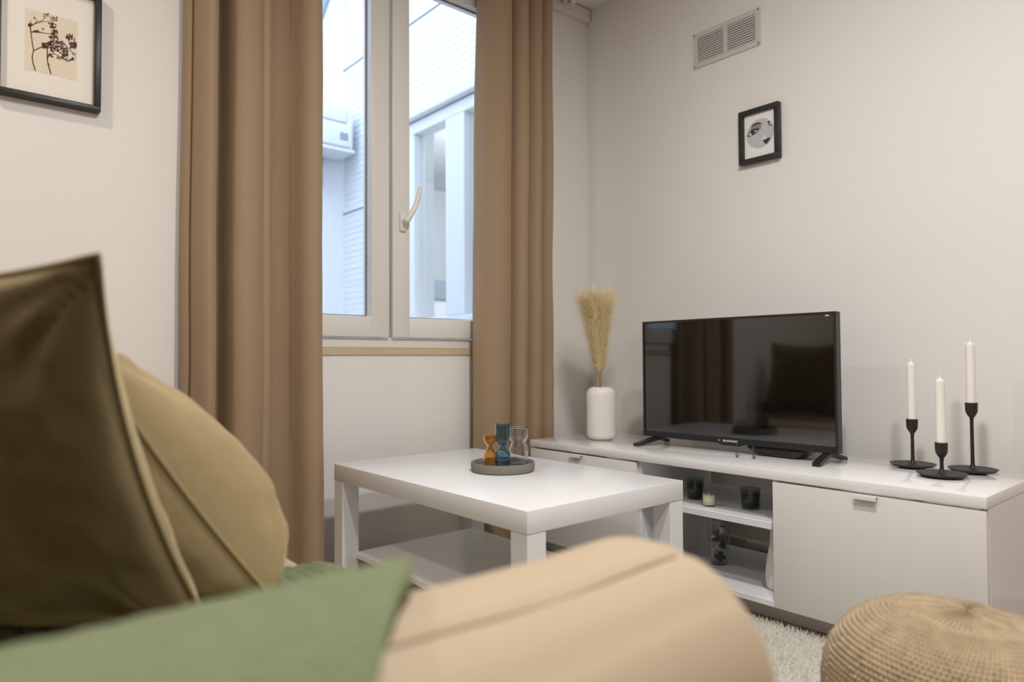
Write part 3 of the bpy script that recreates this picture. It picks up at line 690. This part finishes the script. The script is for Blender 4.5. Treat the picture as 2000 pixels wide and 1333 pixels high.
cushion(Vector((.021, 1.003, .614)), 46, 27, .50, .16, M['velvet'], .2, 'dark olive velvet cushion standing nearest on the sofa')
cushion(Vector((.243, .908, .588))+Vector((-sin(radians(15)), cos(radians(15)), 0))*.222, 15, 35, .45, .28, M['khaki'], 1.0, 'plump khaki velvet cushion pressed behind the dark olive one')
cushion(Vector((.10, 1.83, .612)), 0, 18, .46, .17, M['velvet'], .2, 'dark olive cushion at the far sofa end, seen reflected in the television')

# ------------------------------------------------------------------ courtyard outside the window
XE, YE = 2.30, 4.575
fa = thing('facade', (XE+.1, 3.6, -.1), 'white clad facade of the neighbouring flat across the courtyard', 'building')
NY0, NY1, NZ0, NZ1 = 2.46, 3.70, .90, 2.215
b = box((XE, NY1, -.5), (XE+.2, YE+.2, 3.75)); box((XE, YW+TH, -.5), (XE+.2, NY1, NZ0), bm=b); box((XE, YW+TH, NZ1), (XE+.2, NY1, 3.75), bm=b); box((XE, YW+TH, NZ0), (XE+.2, NY0, NZ1), bm=b)
obj('wall', b, M['ext'], fa)
bl = None; bs = None; bp = .042
def board(y0, y1):
    return hexa([(XE-.004, y0, 0), (XE, y0, 0), (XE, y1, 0), (XE-.004, y1, 0), (XE-.002, y0, bp*.97), (XE, y0, bp*.97), (XE, y1, bp*.97), (XE-.002, y1, bp*.97)])
z = .55; proto = {}
while z < 3.7:
    key = 'long' if z > 2.33 else 'short'
    if key not in proto:
        o = obj('cladding_board', board(2.42, YE) if key == 'long' else board(NY1+.06, YE), M['ext'], fa); proto[key] = o
    else:
        o = proto[key].copy(); COL.objects.link(o)
    o.location.z = z; z += bp
for zz in (1.80, 2.86): obj('panel_joint', box((XE-.0095, 3.76 if zz < 2.3 else 2.42, zz), (XE-.004, YE, zz+.006)), M['extdark'], fa)
lin_ = prism([(XE-.075, 2.225), (XE, 2.215), (XE, 2.335), (XE-.03, 2.335)], 1, 2.42, 3.80) if False else box((XE-.06, 2.40, 2.222), (XE, 3.80, 2.318), .006, 1)
obj('lintel', lin_, M['ext'], fa)
nw = obj('window_frame', box((XE-.02, NY0, NZ0), (XE+.06, NY1, NZ0+.09), .004, 1), M['ext'], fa); nb = bmesh.new()
for lo, hi in (((NY0, NZ1-.075), (NY1, NZ1)), ((NY1-.105, NZ0+.09), (NY1, NZ1-.075)), ((3.075, NZ0+.09), (3.257, NZ1-.075)), ((NY0, NZ0+.09), (NY0+.08, NZ1-.075))):
    box((XE-.02, lo[0], lo[1]), (XE+.06, hi[0], hi[1]), .004, 1, nb)
obj('window_sash', nb, M['ext'], fa)
for ya, yb in ((NY0+.08, 3.075), (3.257, NY1-.105)): obj('pane', box((XE+.02, ya, NZ0+.09), (XE+.026, yb, NZ1-.075)), M['pane'], fa)
# neighbour's room behind those panes
b = box((5.0, 1.6, -.1), (5.1, 6.2, 2.7)); box((XE+.2, 6.2, -.1), (5.1, 6.3, 2.7), bm=b); box((XE+TH, 1.5, -.1), (5.1, 1.6, 2.7), bm=b); box((XE+.2, 1.5, 2.6), (5.1, 6.3, 2.7), bm=b); box((XE+.2, 1.5, -.2), (5.1, 6.3, -.1), bm=b); box((XE+.19, YE+.2, -.1), (XE+.2, 6.3, 2.7), bm=b)
obj('room_interior', b, M['neigh'], fa)
nc = thing('kitchen_cabinet', (3.6, 5.6, -.1), 'grey blue cabinet seen inside the neighbouring window', 'cabinet')
obj('body', box((2.75, 5.3, -.1), (4.2, 5.9, 1.30), .004, 1), M['neigh'], nc); obj('worktop', box((2.73, 5.27, 1.30), (4.22, 5.92, 1.48), .004, 1), M['neighc'], nc)
nl = thing('floor_lamp', (3.4, 4.3, -.1), 'tall lit lamp inside the neighbouring window', 'lamp')
obj('base', lathe([(0, 0), (.13, 0), (.13, .02), (.015, .03), (.012, 1.3), (0, 1.3)], (3.4, 4.3, -.1), 24), M['extdark'], nl)
obj('shade', lathe([(0, 1.3), (.13, 1.3), (.13, 2.05), (0, 2.05)], (3.4, 4.3, -.1), 32), M['lampw'], nl)
pt = bpy.data.lights.new('neighbour_lamp_light', 'POINT'); pt.energy = 55; pt.color = (.92, .96, 1); pt.shadow_soft_size = .15
po_ = bpy.data.objects.new('neighbour_lamp_light', pt); COL.objects.link(po_); po_.location = (3.55, 3.9, 2.3)
# far wall, air unit, courtyard floor and the opposite side
tag(obj('courtyard_wall', box((-1.2, YE, -.5), (XE, YE+.2, 3.75)), M['extwall'], base=(.5, YE, -.5)), 'plain white rendered courtyard wall behind the air unit', 'wall', kind='structure')
tag(obj('courtyard_side_wall', box((-1.4, YW+TH, -.5), (-1.2, YE+.2, 3.75)), M['extwall'], base=(-1.3, 3.4, -.5)), 'white courtyard side wall', 'wall', kind='structure')
tag(obj('courtyard_floor', box((-1.2, YW+TH, -.6), (XE, YE, -.5)), M['concrete'], base=(.5, 3.4, -.6)), 'grey courtyard floor outside the window', 'ground', kind='structure')
tag(obj('courtyard_upper_wall', box((X0-TH, YW+.02, CZ+.15), (XE+TH, YW+TH, 3.4)), M['extwall'], base=(.5, YW+.1, CZ+.15)), 'outer wall above the window', 'wall', kind='structure')
ay0 = YE-.26
q0 = on(627, 203, 1, ay0); q1 = on(690, 215, 1, ay0); q2 = on(690, 300, 1, ay0)
ac = thing('air_conditioner', (q1.x-.4, YE-.13, q2.z), 'white air conditioning unit mounted on the courtyard wall', 'air conditioner')
ax1, az0, az1 = q1.x, q2.z, q1.z
autosmooth(obj('case', box((ax1-.85, ay0, az0+.02), (ax1, YE-.02, az1), .012, 3), M['acw'], ac))
autosmooth(obj('front_panel', box((ax1-.84, ay0-.012, az0+.03), (ax1-.02, ay0+.002, az0+.19), .008, 3), M['acw'], ac))
autosmooth(obj('top_panel', box((ax1-.84, ay0-.012, az0+.20), (ax1-.05, ay0+.002, az1-.01), .01, 3), M['acw'], ac))
obj('bottom_tray', box((ax1-.86, ay0-.01, az0), (ax1+.006, YE-.02, az0+.018)), M['acw'], ac)
for k in range(5): obj('louvre', box((ax1-.105, ay0-.015, az0+.075+k*.011), (ax1-.045, ay0-.011, az0+.080+k*.011)), M['extdark'], ac)
obj('bracket', box((ax1-.62, YE-.25, az0-.02), (ax1-.59, YE-.001, az0)), M['extdark'], ac)
obj('drain_hose', tube(spline([(ax1-.12, YE-.03, az0), (ax1-.125, YE-.02, az0-.08), (ax1-.12, YE-.012, az0-.22)], 5), .008, 8), M['extdark'], ac, smooth=True)
pa, pb = on(645, -20, 1, YE-.05), on(622, 45, 1, YE-.05)
tag(obj('courtyard_pipe', tube([pa+(pa-pb)*2, pb, pb+(pb-pa)*1.5], .022, 12), M['extdark'], smooth=True, base=pb), 'slanting grey pipe high on the courtyard wall', 'pipe')
